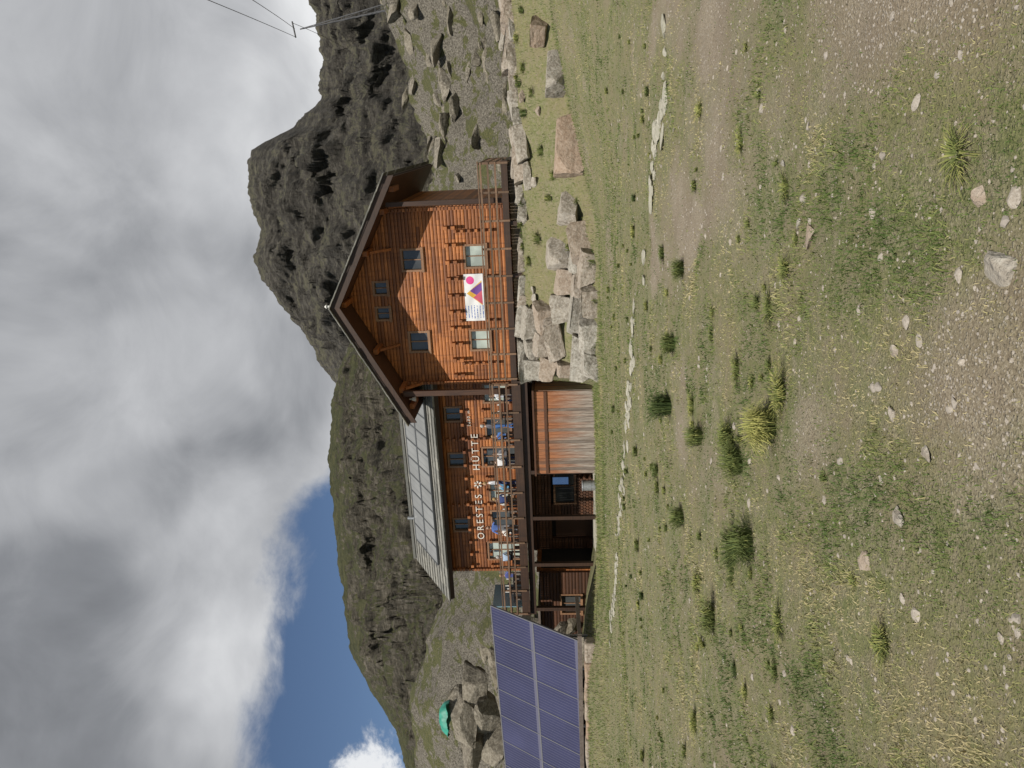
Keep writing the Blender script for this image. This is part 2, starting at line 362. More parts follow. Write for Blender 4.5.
for (X,Y,w,h,d,rz,ti) in [(13.6,34.5,1.7,1.0,1.2,.3,.2),(16.4,32,2.0,1.1,1.4,.3,.3),(15.4,37,2.3,1.2,1.6,.2,.1),(12.2,37,1.6,.9,1.2,.8,.1),(11.2,33.5,1.3,.8,1,.2,.2),
 (17.5,41,4.2,1.8,2.4,.2,.1),(14.8,43,2.5,1.3,1.7,.5,.2),(19.5,39,2.4,1.2,1.7,.1,.3),(22,44,5.2,2.2,3,.4,.1),(14.2,39.5,1.5,.8,1,.5,.1),(18.3,35.5,1.6,.8,1,.5,.3)]:
    boulder(X,Y,w,h,d,rz,.38,tint=ti)
for i in range(140):
    Y=random.uniform(41,60) if i<60 else random.uniform(40,50); X=-random.uniform(.26,.62)*Y; z=random.uniform(.6,3.0)*(.6+.4*random.random()); boulder(X,Y,z*random.uniform(1.4,2.2),z*.95,z*1.2,random.uniform(0,6),.33,tint=random.random()*.5,sub=4 if z>2.2 else 3,mat='crag',name='outcrop_rock',tilt=random.uniform(-.4,.4))
for i in range(95):
    Y=random.uniform(42,75); X=random.uniform(.28,.65)*Y; z=random.uniform(.3,1.5)**1.2; boulder(X,Y,z*2.4,z*.8,z*1.2,random.uniform(-.5,.5),.45,tint=random.random()*.4,sub=3,mat='crag',name='outcrop_rock')
for (X,Y,w,ti) in [(.91,4.87,.20,.6),(.36,2.72,.22,.1),(-.67,3.58,.15,.1),(.64,2.86,.13,.5),(-.97,4.0,.18,.5),(-.35,3.3,.09,.2),(1.02,5.05,.10,0),(1.5,5.3,.09,0),(.1,3.6,.10,.3)]:
    boulder(X,Y,w,w*.3,w*.8,random.uniform(0,3),.42,tint=ti,sub=4,name='flat_stone')
def scatter(name,N,ysamp,xs,size,mat,sub=1,flat=.6,accept=None,zoff=0):
    geos=[rock_geo(sub,100+i,8,.5,.8) for i in range(8)]
    Vs=[];Fs=[];Ts=[];off=0
    Y=ysamp(N); X=xs(N,Y); 
    if accept is not None:
        k=accept(X,Y); X=X[k];Y=Y[k]
    Z=height(X,Y); sz=size(len(X),Y)
    for i in range(len(X)):
        v,f=geos[i%8]; a=rng.uniform(0,6.28); ca,sa=math.cos(a),math.sin(a)
        q=v*np.array([1,rng.uniform(.6,1),rng.uniform(.35,.8)*flat])*sz[i]
        Vs.append(np.stack([q[:,0]*ca-q[:,1]*sa+X[i],q[:,0]*sa+q[:,1]*ca+Y[i],q[:,2]+Z[i]+sz[i]*.05],1)); Fs.append(f+off); off+=len(v); Ts.append(np.full(len(v),rng.random()))
    return bigmesh(name,np.concatenate(Vs),np.concatenate(Fs),mat,{'tint':np.concatenate(Ts)})
yl=lambda a,b:(lambda n: a*np.exp(rng.random(n)*math.log(b/a)))
xf=lambda n,Y: (rng.random(n)*1.3-.65)*(Y+.3)
scatter('gravel',17000,yl(2.0,17),xf,lambda n,Y:.003+.010*rng.random(n)**3+.0008*Y,M['pebble'],1,.8,lambda X,Y:rng.random(len(X))>grassy(X,Y)*.75)
scatter('loose_stones',800,yl(2.2,28),xf,lambda n,Y:.008+.034*rng.random(n)**4+.0014*Y,M['pebble'],2,.65)
def pathx(Y): return 4.6-(Y-10.5)*.78-.012*(Y-10)*(Y-21)
Vs=[];Fs=[];Ts=[];off=0
for i in range(190):
    Y=10.6+ (i/190.)**1.0*16+random.uniform(-.1,.1)
    if vn(i*.11,0.,5)<.40: continue
    X=pathx(Y)+random.choice([-.4,.0,.0,.3])+random.uniform(-.2,.2)
    v,f=rock_geo(2,200+i%20,9,.5,.8); w=random.uniform(.07,.25); a=random.uniform(0,6)
    v=v*np.array([w,w*random.uniform(.5,.9),.04]); ca,sa=math.cos(a),math.sin(a)
    v=np.stack([v[:,0]*ca-v[:,1]*sa+X,v[:,0]*sa+v[:,1]*ca+Y,v[:,2]+float(height(X,Y))+.015],1)
    Vs.append(v);Fs.append(f+off);off+=len(v);Ts.append(np.full(len(v),random.random()))
bigmesh('stepping_stone_path',np.concatenate(Vs),np.concatenate(Fs),M['slab'],{'tint':np.concatenate(Ts)})
# ------------------------------------------------------------------ grass
def grassmat(name,stops):
    m=NT(name); a=m.attr('tint').outputs['Fac']; m.col(m.ramp(a,stops)); m.rough(.75)
    m.b.inputs['Specular IOR Level'].default_value=.2
    return m.m
M['grass']=grassmat('grass_blades',[(0,(.07,.11,.03)),(.4,(.14,.18,.053)),(.7,(.265,.26,.105)),(1,(.43,.37,.21))])
M['tus']=grassmat('tussock_blades',[(0,(.055,.085,.028)),(.5,(.15,.175,.052)),(1,(.48,.45,.15))])
def blades(name,X,Y,h,w,tint,mat,lean=.5):
    n=len(X); Z=height(X,Y)-.004; a=rng.random(n)*6.283; ca,sa=np.cos(a),np.sin(a); la=rng.random(n)*6.283; L=lean*h*rng.random(n)
    tx_,ty_=X+np.cos(la)*L,Y+np.sin(la)*L
    mx,my=X+np.cos(la)*L*.35,Y+np.sin(la)*L*.35
    V=np.empty((n,5,3)); V[:,0]=np.stack([X-ca*w,Y-sa*w,Z],1); V[:,1]=np.stack([X+ca*w,Y+sa*w,Z],1)
    V[:,2]=np.stack([mx+ca*w*.8,my+sa*w*.8,Z+h*.6],1); V[:,3]=np.stack([mx-ca*w*.8,my-sa*w*.8,Z+h*.6],1); V[:,4]=np.stack([tx_,ty_,Z+h],1)
    b=np.arange(n)*5
    F=np.concatenate([np.stack([b,b+1,b+2],1),np.stack([b,b+2,b+3],1),np.stack([b+3,b+2,b+4],1)])
    T=np.repeat(tint,5)
    return bigmesh(name,V.reshape(-1,3),F,mat,{'tint':T})
N=38000; Yt=2.0*np.exp(rng.random(N)*math.log(22/2.0)); Xt=(rng.random(N)*1.3-.65)*(Yt+.3)
gt=grassy(Xt,Yt); k=rng.random(N)<gt**1.2*.9+.04; Xt,Yt,gt=Xt[k],Yt[k],gt[k]; K=5
X=np.repeat(Xt,K)+rng.normal(0,.02,len(Xt)*K)*(1+np.repeat(Yt,K)*.12); Y=np.repeat(Yt,K)+rng.normal(0,.02,len(Xt)*K)*(1+np.repeat(Yt,K)*.12)
base=np.repeat(fbm(Xt*1.4,Yt*1.1,4,77),K); hv=np.repeat(ss(.46,.7,fbm(Xt*1.9,Yt*1.5,3,99))*gt,K)
blades('meadow_grass',X,Y,(.007+.02*rng.random(len(X))**1.5)*(1+.03*Y)*(.7+1.0*hv),.0011+.00045*Y,np.clip((base-.5)*2.2+.52-.22*hv+rng.normal(0,.2,len(X)),0,1),M['grass'],1.5)
N=50000; Y=rng.uniform(20,36,N); X=(rng.random(N)*1.25-.62)*Y; sb=(X-HX)*S+(Y-HY)*C; s_=(X-HX)*C-(Y-HY)*S
k=(sb<-.6)|(s_>7.5)|(s_<-21); k&=~((s_<-4.2)&(sb>-.8)&(s_>-21)); X,Y=X[k],Y[k]
blades('embankment_grass',X,Y,(.04+.11*rng.random(len(X)))*(.35+.65*ss(25,29,Y)),.010+0*Y,np.clip(fbm(X*.6,Y*.6,3,78)*1.2-.18+rng.normal(0,.18,len(X)),0,1),M['grass'],.9)
def tussock(X,Y,R,h,tone,n=170):
    Vs=[];Fs=[];T=[];off=0; z0=float(height(X,Y)); ex=random.uniform(.6,1.5); ld=random.uniform(0,6.28)
    for i in range(n):
        a=random.uniform(0,6.283); r0=R*.6*math.sqrt(random.random()); sp=R*random.uniform(.1,.95)**1.2; hh=h*random.uniform(.35,1); w=.0011+.00036*Y
        d=np.array([math.cos(a)*ex,math.sin(a)/ex,0]); p=np.array([-math.sin(a),math.cos(a),0])*w; o=np.array([X,Y,z0])+d*r0*random.uniform(.6,1.1); t=min(1,max(0,tone+random.gauss(0,.18)))
        d=d+.3*np.array([math.cos(ld),math.sin(ld),0])
        pts=[o,o+d*sp*.2+np.array([0,0,hh*.6]),o+d*sp*.5+np.array([0,0,hh*.95]),o+d*sp*.85+np.array([0,0,hh*random.uniform(.6,1.0)])]
        for j,q in enumerate(pts):
            k=[1,.9,.6,.1][j]; Vs+=[q-p*k,q+p*k]; T+=[t*(.45+.55*j/3)]*2
        for j in range(3): b=off+j*2; Fs.append((b,b+1,b+3,b+2))
        off+=8
    return np.array(Vs),np.array(Fs),T
TU=[(-.36,5.75,.25,.22,1.1,620),(-.12,5.5,.16,.10,.85,260),(-.75,6.8,.24,.17,.45,380),(-1.4,6.4,.28,.19,.35,420),(-1.55,6.9,.2,.15,.3,260),(-2.5,7.9,.22,.15,.5,300),(-.37,10.8,.24,.34,.05,420),(-.64,8.4,.22,.18,.5,300),(1.42,9.6,.2,.16,.4,260),(.5,10.3,.2,.2,.4,260),(-1.85,10.1,.24,.2,.4,260),(.85,3.0,.14,.045,.75,160),(-.55,7.1,.22,.12,.55,260)]
for t in TU:
    a,b,c=tussock(*t); bigmesh('grass_tussock',a,b,M['tus'],{'tint':c})
VV=[];FF=[];TT=[];off=0
for i in range(300):
    Y=3*math.exp(random.random()*math.log(8)); X=random.uniform(-.6,.55)*Y
    g=float(grassy(X,Y))*float(ss(.4,.62,fbm(X*.9,Y*.7,3,55)))
    if random.random()>g*1.3: continue
    sc=random.random()**2*min(1,Y/6)
    a,b,c=tussock(X,Y,.05+.13*sc,.012+.05*sc+.003*Y,random.gauss(.6,.2),int(60+140*sc)); VV.append(a);FF.append(b+off);TT+=c;off+=len(a)
for i in range(45):
    Y=random.uniform(28.5,33.5); a,b,c=tussock(random.uniform(1.2,15),Y,random.uniform(.15,.35),random.uniform(.15,.38),random.uniform(.3,.9),90); VV.append(a);FF.append(b+off);TT+=c;off+=len(a)
bigmesh('meadow_tufts',np.concatenate(VV),np.concatenate(FF),M['tus'],{'tint':TT})
# ------------------------------------------------------------------ hut
hut=empty('mountain_hut',(HX,HY,0),-TH)
KS=.534; APX=12.4
def roofz(s): return APX-KS*abs(s)
def wall_courses(mb,x0,x1,z0,z1,y,openings,hh=.17,gable=None,stubs=True):
    z=z0;i=0
    while z<z1-.02:
        zt=min(z+hh,z1); a,b=x0,x1; at,bt=x0,x1
        if gable:
            la=gable(z); lb=gable(zt)
            if la<=.1: break
            a=max(x0,-la);b=min(x1,la);at=max(x0,-max(lb,.02));bt=min(x1,max(lb,.02))
        cuts=[a]; q=a+random.uniform(.5,4)
        segs=[]
        pa,pat=a,at
        while q<b-.6 and (not gable or z<9.2):
            segs.append((pa,q-.004,pat,q-.004)); pa=pat=q; q+=random.uniform(2.,4.5)
        segs.append((pa,b,pat,bt))
        for (ox0,ox1,oz0,oz1) in openings:
            if zt>oz0+.01 and z<oz1-.01:
                ns=[]
                for (p,q,pt,qt) in segs:
                    if ox1<=p or ox0>=q: ns.append((p,q,pt,qt)); continue
                    if ox0>p: ns.append((p,ox0,pt,ox0))
                    if ox1<q: ns.append((ox1,q,ox1,qt))
                segs=ns
        for (p,q,pt,qt) in segs: mb.log(p,q,y,z,zt,.16,pt,qt)
        z=zt;i+=1
def window(cx,z,w,h,y,glass='glass',trap=0,mull=True,parent=hut):
    g=MB(); g.box(cx-w/2,cx+w/2,y+.09,y+.11,z-h/2,z+h/2); g.make('window_glass',M[glass],parent)
    f=MB(); t=.07
    f.box(cx-w/2-t,cx-w/2+.03,y-.085,y+.12,z-h/2-t,z+h/2+t,.2); f.box(cx+w/2-.03,cx+w/2+t,y-.085,y+.12,z-h/2-t,z+h/2+t,.2)
    f.box(cx-w/2+.03,cx+w/2-.03,y-.083,y+.118,z+h/2-.03,z+h/2+t,.2); f.box(cx-w/2-t-.04,cx+w/2+t+.04,y-.13,y+.11,z-h/2-t-.04,z-h/2+.02,.1)
    if mull: f.box(cx-.025,cx+.025,y+.03,y+.085,z-h/2+.02,z+h/2-.03,.2)
    f.make('window_frame',M['frame'],parent)
WY=1.3; DZ=3.95
wl,wr=-4.55,4.35
ops=[]; wins=[(1.91,5.52,1.05,1.0,'curtain'),(-2.29,5.52,1.0,.95,'curtain'),(1.84,8.62,1.0,.95,'glass'),(-2.29,8.62,1.0,.95,'glass'),(.50,10.3,.62,.66,'glass'),(-.78,10.3,.62,.66,'glass')]
for (cx,z,w,h,g) in wins: ops.append((cx-w/2,cx+w/2,z-h/2,z+h/2))
mb=MB(); wall_courses(mb,wl,wr,DZ-.4,12.1,WY,ops,.17,lambda z:(APX-.42-z)/KS)
mb.make('gable_wall',M['wood'],hut)
for (cx,z,w,h,g) in wins: window(cx,z,w,h,WY,g)
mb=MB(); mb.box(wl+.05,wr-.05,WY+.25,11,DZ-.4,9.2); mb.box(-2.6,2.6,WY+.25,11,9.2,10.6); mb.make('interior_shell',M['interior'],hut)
mb=MB()
z=DZ-.4
while z<9.6:
    mb.beam((wr-.08,WY+.17,z+.085),(wr-.08,11,z+.085),.16,.165); mb.beam((wl+.08,WY+.17,z+.085),(wl+.08,11,z+.085),.16,.165); z+=.17
mb.make('side_wall',M['wood'],hut)
mb=MB()
for cx in (wl+.12,wr-.12,-3.45,3.15,.95,-1.25):
    z=DZ
    i=0
    while z<9.4:
        if cx in (wl+.12,wr-.12) or (z<6.6 and z>4.5 and i%2==0 and not(abs(cx)<1.3 and abs(z-5.7)<.6)): mb.box(cx-.075,cx+.075,WY-.26,WY-.04,z+.01,z+.15)
        z+=.17; i+=1
for zz in (6.75,6.38):
    k=wl+.5
    while k<wr-.3:
        mb.box(k-.085,k+.085,WY-.38,WY-.04,zz,zz+.19)
        k+=.82
mb.make('log_ends',M['wood'],hut,bev=.01)
mb=MB()
for s in (-5.3,-4.45,-2.4,0,2.4,4.3,5.3):
    zt=roofz(s)-.42; mb.box(s-.12,s+.12,.0,WY-.05,zt-.22,zt+.0)
for sg in(-1,1):
    for s in (4.45,2.4): mb.beam((sg*s,WY-.05,roofz(s)-1.5),(sg*s,.35,roofz(s)-.66),.12,.14)
mb.make('roof_purlins',M['wood'],hut)
def slope(mb,s0,s1,y0,y1,off,th):
    for sg in(-1,1):
        z0=APX-KS*s0+off; z1=APX-KS*s1+off; i=len(mb.v)
        for y in(y0,y1): mb.v+=[(sg*s0,y,z0),(sg*s1,y,z1),(sg*s1,y,z1-th),(sg*s0,y,z0-th)]
        mb.f+=[(i,i+1,i+2,i+3),(i+4,i+5,i+6,i+7),(i,i+1,i+5,i+4),(i+1,i+2,i+6,i+5),(i+2,i+3,i+7,i+6),(i+3,i,i+4,i+7)]; mb.t+=[random.random()]*8
FY=-.6
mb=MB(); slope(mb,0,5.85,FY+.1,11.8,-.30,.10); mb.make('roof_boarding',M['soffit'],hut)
mb=MB(); slope(mb,0,5.93,FY,FY+.095,-.14,.34); slope(mb,0,5.96,FY-.03,FY-.002,-.02,.14); mb.make('bargeboard',M['dark'],hut)
mb=MB()
for j in range(15):
    a=5.98*j/15; b=a+.48; 
    for q in range(14):
        y0=FY-.11+q*.9+random.uniform(-.03,.03) if q else FY-.11-random.random()*.06
        for sg in(-1,1):
            z0=roofz(a)+.05;z1=roofz(b)+.0+.035; i=len(mb.v); y1=y0+.88; th=.055
            mb.v+=[(sg*a,y0,z0-.03),(sg*b,y0,z1),(sg*b,y0,z1-th),(sg*a,y0,z0-.03-th),(sg*a,y1,z0-.03),(sg*b,y1,z1),(sg*b,y1,z1-th),(sg*a,y1,z0-.03-th)]
            mb.f+=[(i,i+1,i+2,i+3),(i+4,i+5,i+6,i+7),(i,i+1,i+5,i+4),(i+1,i+2,i+6,i+5),(i+2,i+3,i+7,i+6),(i+3,i,i+4,i+7)]; mb.t+=[random.random()]*8
mb.make('stone_slab_roof',M['roof'],hut)
mb=MB(); slope(mb,0,5.9,FY+.02,11.7,-.06,.22); mb.make('roof_deck',M['dark'],hut)
mb=MB(); mb.tube((0,-.2,12.4),(0,-.2,12.7),.06,.06,10); mb.tube((0,-.2,12.65),(0,-.2,12.75),.11,.03,10); mb.make('ridge_lamp',M['white'],hut)
mb=MB(); mb.tube((-5.0,.3,9.0),(-5.0,.3,9.2),.03,.03,8); mb.tube((-5.0,.3,8.86),(-5.0,.3,9.06),.13,.08,10); mb.make('eave_lamp',M['white'],hut)
# ---- wing
WB=2.6; EB=1.5; EZ=8.25; RZ=11.0; RB=6.0; kx0,kx1=-16.5,-4.5
wops=[];wwins=[(-6.75,7.4,.78,.82),(-9.45,7.4,.78,.82),(-13.5,7.4,.78,.82)]
for (cx,z,w,h) in wwins: wops.append((cx-w/2,cx+w/2,z-h/2,z+h/2))
low=[(-5.6,5.05,1.0,1.25,'curtain'),(-7.6,5.0,1.1,1.3,'glass'),(-9.3,4.98,1.1,1.9,'glass'),(-11.4,5.05,1.2,1.2,'curtain'),(-13.2,5.05,1.1,1.2,'glass'),(-15.2,4.98,1.1,1.9,'curtain')]
for (cx,z,w,h,g) in low: wops.append((cx-w/2,cx+w/2,z-h/2,z+h/2))
mb=MB(); wall_courses(mb,kx0,kx1-.15,DZ-.1,EZ+.45,WB,wops); mb.make('wing_wall',M['wood'],hut)
for (cx,z,w,h) in wwins: window(cx,z,w,h,WB)
for (cx,z,w,h,g) in low: window(cx,z,w,h,WB,g)
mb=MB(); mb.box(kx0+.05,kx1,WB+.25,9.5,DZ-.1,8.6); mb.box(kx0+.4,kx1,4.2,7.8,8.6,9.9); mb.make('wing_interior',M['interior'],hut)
mb=MB(); z=DZ-.1
while z<10.4:
    hw=min(9.5,RB+(RZ-.3-z)/.611); lw=max(WB+.18,RB-(RZ-.3-z)/.611)
    if hw>lw: mb.beam((kx0+.08,lw,z+.085),(kx0+.08,hw,z+.085),.16,.165)
    z+=.17
mb.make('wing_end_wall',M['wood'],hut)
mb=MB()
for cx in (kx0+.12,-12.2,-8.2):
    z=DZ;i=0
    while z<8.2:
        mb.box(cx-.075,cx+.075,WB-.22,WB-.05,z+.01,z+.15); z+=.34 if cx!=kx0+.12 else .17
k=kx0+.4
while k<kx1-.5:
    mb.box(k-.08,k+.08,WB-.3,WB-.05,6.82,6.98); mb.box(k-.08,k+.08,WB-.3,WB-.05,5.68,5.83); k+=.8
mb.make('wing_log_ends',M['wood'],hut,bev=.01)
ang=math.atan2(RZ-EZ,RB-EB); L=math.hypot(RZ-EZ,RB-EB)
wr_=empty('wing_roof',(0,EB,EZ)); wr_.parent=hut; wr_.rotation_euler=(ang,0,0)
mb=MB(); mb.box(-17.7,-3.6,0,L,-.3,-.06); mb.make('roof_boards',M['soffit'],wr_)
mb=MB(); mb.box(-17.75,-3.6,-.04,0,-.32,-.03); mb.box(-17.76,-17.7,0,L,-.32,-.03); mb.make('fascia',M['dark'],wr_)
mb=MB()
nrow=13
for j in range(nrow):
    y0=-.1+L*j/nrow; x=-17.8
    while x<-3.0:
        w=random.uniform(.45,.95); x1=min(x+w,-2.9); zz=.0+random.uniform(0,.02)
        i=len(mb.v); y1=y0+L/nrow+.1
        mb.box(x+.008,x1,y0,y1,-.05,.0); 
        for q in(4,5): mb.v[i+q]=(mb.v[i+q][0],mb.v[i+q][1]-random.uniform(0,.04),.055+zz)
        x=x1
mb.make('stone_slabs',M['roof'],wr_)
M['cframe']=plain('dark_collector_frame',(.07,.075,.08),.4)
for r_,(ya,yb) in enumerate([(.95,2.62),(2.7,4.35)]):
    mb=MB(); mf=MB(); n=9; x0=-15.9; pw=1.13
    for i in range(n):
        a=x0+i*pw; mb.box(a+.05,a+pw-.05,ya+.05,yb-.05,.13,.165); 
    for i in range(n+1): mf.box(x0+i*pw-.04,x0+i*pw+.04,ya,yb,.08,.185,.3)
    mf.box(x0,x0+n*pw,ya-.04,ya+.045,.08,.183,.3); mf.box(x0,x0+n*pw,yb-.045,yb+.04,.08,.183,.3)
    mb.make('roof_collectors',M['coll'],wr_); mf.make('collector_frames',M['cframe'],wr_)
mb=MB(); mb.box(-17.7,-2.5,RB-.25,RB+.3,RZ-.05,RZ+.1); mb.make('ridge_capping',M['roof'],hut)
mb=MB(); i=0; mb.v+=[(-17.7,RB,RZ),(-3,RB,RZ),(-3,10.6,8.2),(-17.7,10.6,8.2),(-17.7,RB,RZ-.25),(-3,RB,RZ-.25),(-3,10.6,7.95),(-17.7,10.6,7.95)]; mb.f+=[(0,1,2,3),(4,5,6,7),(0,3,7,4),(1,2,6,5),(2,3,7,6)]; mb.t+=[.3]*8; mb.make('back_roof',M['roof'],hut)
mb=MB(); mb.tube((-14.6,RB-.6,RZ-.4),(-14.6,RB-.6,RZ+.12),.09,.09,10); mb.make('roof_vent',M['metal'],hut)
def text(s,size,x,z,y,mat,name,parent=hut):
    cu=bpy.data.curves.new(name,'FONT'); cu.body=s; cu.size=size; cu.extrude=.012; cu.align_x='CENTER'; cu.align_y='CENTER'; cu.space_character=1.45; cu.materials.append(mat)
    o=bpy.data.objects.new(name,cu); scene.collection.objects.link(o); o.parent=parent; o.location=(x,y,z); o.rotation_euler=(math.pi/2,0,0); return o
text('ORESTES',.54,-13.0,6.3,WB-.075,M['letter'],'hut_name_lettering')
text('HÜTTE',.54,-9.0,6.3,WB-.075,M['letter'],'hut_name_lettering')
text('2600 m',.22,-7.0,6.55,WB-.075,M['letter'],'altitude_lettering')
mb=MB()
for k in range(6):
    a=k*math.pi/3; mb.tube((-10.95+math.cos(a)*.08,WB-.07,6.3+math.sin(a)*.08),(-10.95+math.cos(a)*.22,WB-.07,6.3+math.sin(a)*.22),.04,.06,6)
mb.make('edelweiss_emblem',M['letter'],hut)
def bannermat():
    m=NT('printed_banner'); tc=m.add('ShaderNodeTexCoord'); sp=m.add('ShaderNodeSeparateXYZ'); m.link(tc.outputs['Object'],sp.inputs[0])
    x,z=sp.outputs[0],sp.outputs[2]
    def circ(cx,cz,r):
        return m.math('LESS_THAN',m.math('ADD',m.math('POWER',m.math('ABSOLUTE',m.math('SUBTRACT',x,cx)),2.),m.math('POWER',m.math('ABSOLUTE',m.math('SUBTRACT',z,cz)),2.)),r*r)
    c=m.mix(circ(.86,.16,.2),(.72,.72,.72),(.65,.06,.25))
    tri=lambda cx,b,t,w: m.math('MULTIPLY',m.math('GREATER_THAN',z,b),m.math('LESS_THAN',m.math('ADD',m.math('MULTIPLY',m.math('ABSOLUTE',m.math('SUBTRACT',x,cx)),(t-b)/w),z),t))
    c=m.mix(tri(.22,-.4,.36,.62),c,(.65,.38,.05)); c=m.mix(tri(.34,-.4,.2,.42),c,(.14,.05,.26)); c=m.mix(tri(.0,-.4,.05,.36),c,(.5,.08,.13))
    ln=m.math('MULTIPLY',m.math('LESS_THAN',m.math('FRACT',m.math('MULTIPLY',z,7.)),.35),m.math('LESS_THAN',m.math('ABSOLUTE',m.math('ADD',x,.72)),.33))
    nz=m.math('GREATER_THAN',m.noise(m.coord((14,1,3)),2,2),.46)
    c=m.mix(m.math('MULTIPLY',ln,nz),c,(.08,.15,.4)); m.col(c); m.rough(.5); m.bump(m.noise(m.coord(),1.4,2),.4,.05); return m.m
v=[];f=[]
for j in range(9):
    for i in range(25): v.append((-1.17+2.34*i/24,.02*math.sin(i*.8)+.015*math.sin(j*1.1+i*.3),-.47+.94*j/8))
for j in range(8):
    for i in range(24): a=j*25+i; f.append((a,a+1,a+26,a+25))
o=mkobj('banner',v,f,bannermat(),hut,True); o.location=(-.1,WY-.12,5.68)
# ---- decks
mb=MB()
x=-17.4
while x<6.3:
    fr=-.35
    mb.box(x,x+.135,fr,(WY if x>wl else WB)+.0,DZ-.05,DZ); x+=.145
mb.make('terrace_boards',M['grey'],hut)
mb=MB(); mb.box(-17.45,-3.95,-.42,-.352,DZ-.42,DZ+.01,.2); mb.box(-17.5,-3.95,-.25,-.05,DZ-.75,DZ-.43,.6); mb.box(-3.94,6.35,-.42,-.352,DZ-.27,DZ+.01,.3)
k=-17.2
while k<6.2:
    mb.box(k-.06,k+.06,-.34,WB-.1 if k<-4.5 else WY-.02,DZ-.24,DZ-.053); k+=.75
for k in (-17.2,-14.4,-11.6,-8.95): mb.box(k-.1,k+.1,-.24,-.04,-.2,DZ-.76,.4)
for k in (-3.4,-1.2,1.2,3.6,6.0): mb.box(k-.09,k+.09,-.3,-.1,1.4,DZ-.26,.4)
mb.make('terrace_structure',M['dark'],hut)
mb=MB()
def rail(x0,x1,y,n=3,h=1.0,step=1.45,dz=DZ):
    N=max(1,round((x1-x0)/step))
    for i in range(N+1):
        x=x0+(x1-x0)*i/N; mb.box(x-.045,x+.045,y-.045,y+.045,dz-.3,dz+h+.03)
    for j in range(n):
        z=dz+h*(j+1)/n-.06; mb.box(x0-.05,x1+.05,y-.075,y-.047,z-.04,z+.04)
    mb.box(x0-.1,x1+.1,y-.09,y+.07,dz+h+.032,dz+h+.08)
rail(-17.3,-4.1,-.45,3); rail(-3.8,6.25,-.45,3,.98,1.25)
for j in range(3):
    z=DZ+1.0*(j+1)/3-.06; mb.box(6.27,6.30,-.4,5,z-.05,z+.05); mb.box(-17.42,-17.39,-.4,WB,z-.05,z+.05)
for y in (1,2.4,3.8,5): mb.box(6.2,6.29,y-.045,y+.045,DZ-.3,DZ+1.03)
mb.make('terrace_railing',M['rail'],hut)
mb=MB(); mb.box(wr,6.3,WY,5.2,DZ-.2,DZ-.02); mb.box(wr,6.3,WY,5.2,DZ-1.2,DZ-.21); mb.make('side_deck',M['grey'],hut)
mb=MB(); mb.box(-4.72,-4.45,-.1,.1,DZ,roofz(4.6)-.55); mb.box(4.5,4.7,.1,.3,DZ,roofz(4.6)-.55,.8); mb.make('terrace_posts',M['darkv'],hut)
mb=MB(); mb.box(wl,wr,WY-.3,WY+.2,.5,DZ-.25); mb.make('foundation_wall',M['boulder'],hut)
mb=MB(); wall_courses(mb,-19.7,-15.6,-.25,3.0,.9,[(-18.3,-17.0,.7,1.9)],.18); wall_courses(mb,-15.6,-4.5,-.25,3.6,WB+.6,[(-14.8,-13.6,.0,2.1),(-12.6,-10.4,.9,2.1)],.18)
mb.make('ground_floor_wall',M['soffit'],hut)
mb=MB(); z=-.25
while z<3.0: mb.beam((-15.6,1.05,z+.09),(-15.6,WB+.6,z+.09),.16,.17); z+=.18
mb.make('ground_floor_return',M['wood'],hut)
window(-17.65,1.3,1.2,1.1,.9,'glass'); window(-11.5,1.5,2.1,1.1,WB+.6,'glass')
mb=MB(); mb.box(-14.75,-13.65,WB+.66,WB+.7,-.1,2.05); mb.make('cellar_door',M['soffit'],hut)
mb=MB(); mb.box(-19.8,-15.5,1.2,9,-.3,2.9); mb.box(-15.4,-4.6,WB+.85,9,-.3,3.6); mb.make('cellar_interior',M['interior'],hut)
mb=MB(); mb.box(-20.1,-17.5,.3,6,3.02,3.14); mb.make('annex_roof',M['grey'],hut)
mb=MB(); mb.box(-17.3,-4.6,-.1,WB+.6,-.22,-.05); mb.make('cellar_floor',M['slab'],hut)
mb=MB(); mb.box(-17.35,-17.31,.2,WB-.3,DZ+.05,DZ+1.7); mb.make('glass_windscreen',plain('tinted_windscreen',(.25,.42,.5),.15),hut)
# ---- shed under terrace
shed=empty('wooden_shed',W(-8.75,-.75,-.15),-TH)
mb=MB(); x=0; Ws=4.35
while x<Ws-.02:
    w=random.uniform(.13,.19); w=min(w,Ws-x); d=random.uniform(0,.02); mb.box(x+.004,x+w-.004,0-d,.04,0,3.02+random.uniform(-.02,.01)); x+=w
mb.make('front_boards',M['shed'],shed)
mb=MB(); y=.045
while y<2.6:
    mb.box(-.04,.0,y+.004,y+.15,0,3.0); mb.box(Ws,Ws+.04,y+.004,y+.15,0,3.0); y+=.158
mb.make('side_boards',M['shed'],shed)
mb=MB(); mb.box(.0,Ws,-.06,-.022,2.42,2.56); mb.box(-.1,Ws+.1,-.12,2.6,3.03,3.12); mb.make('trim',M['soffit'],shed)
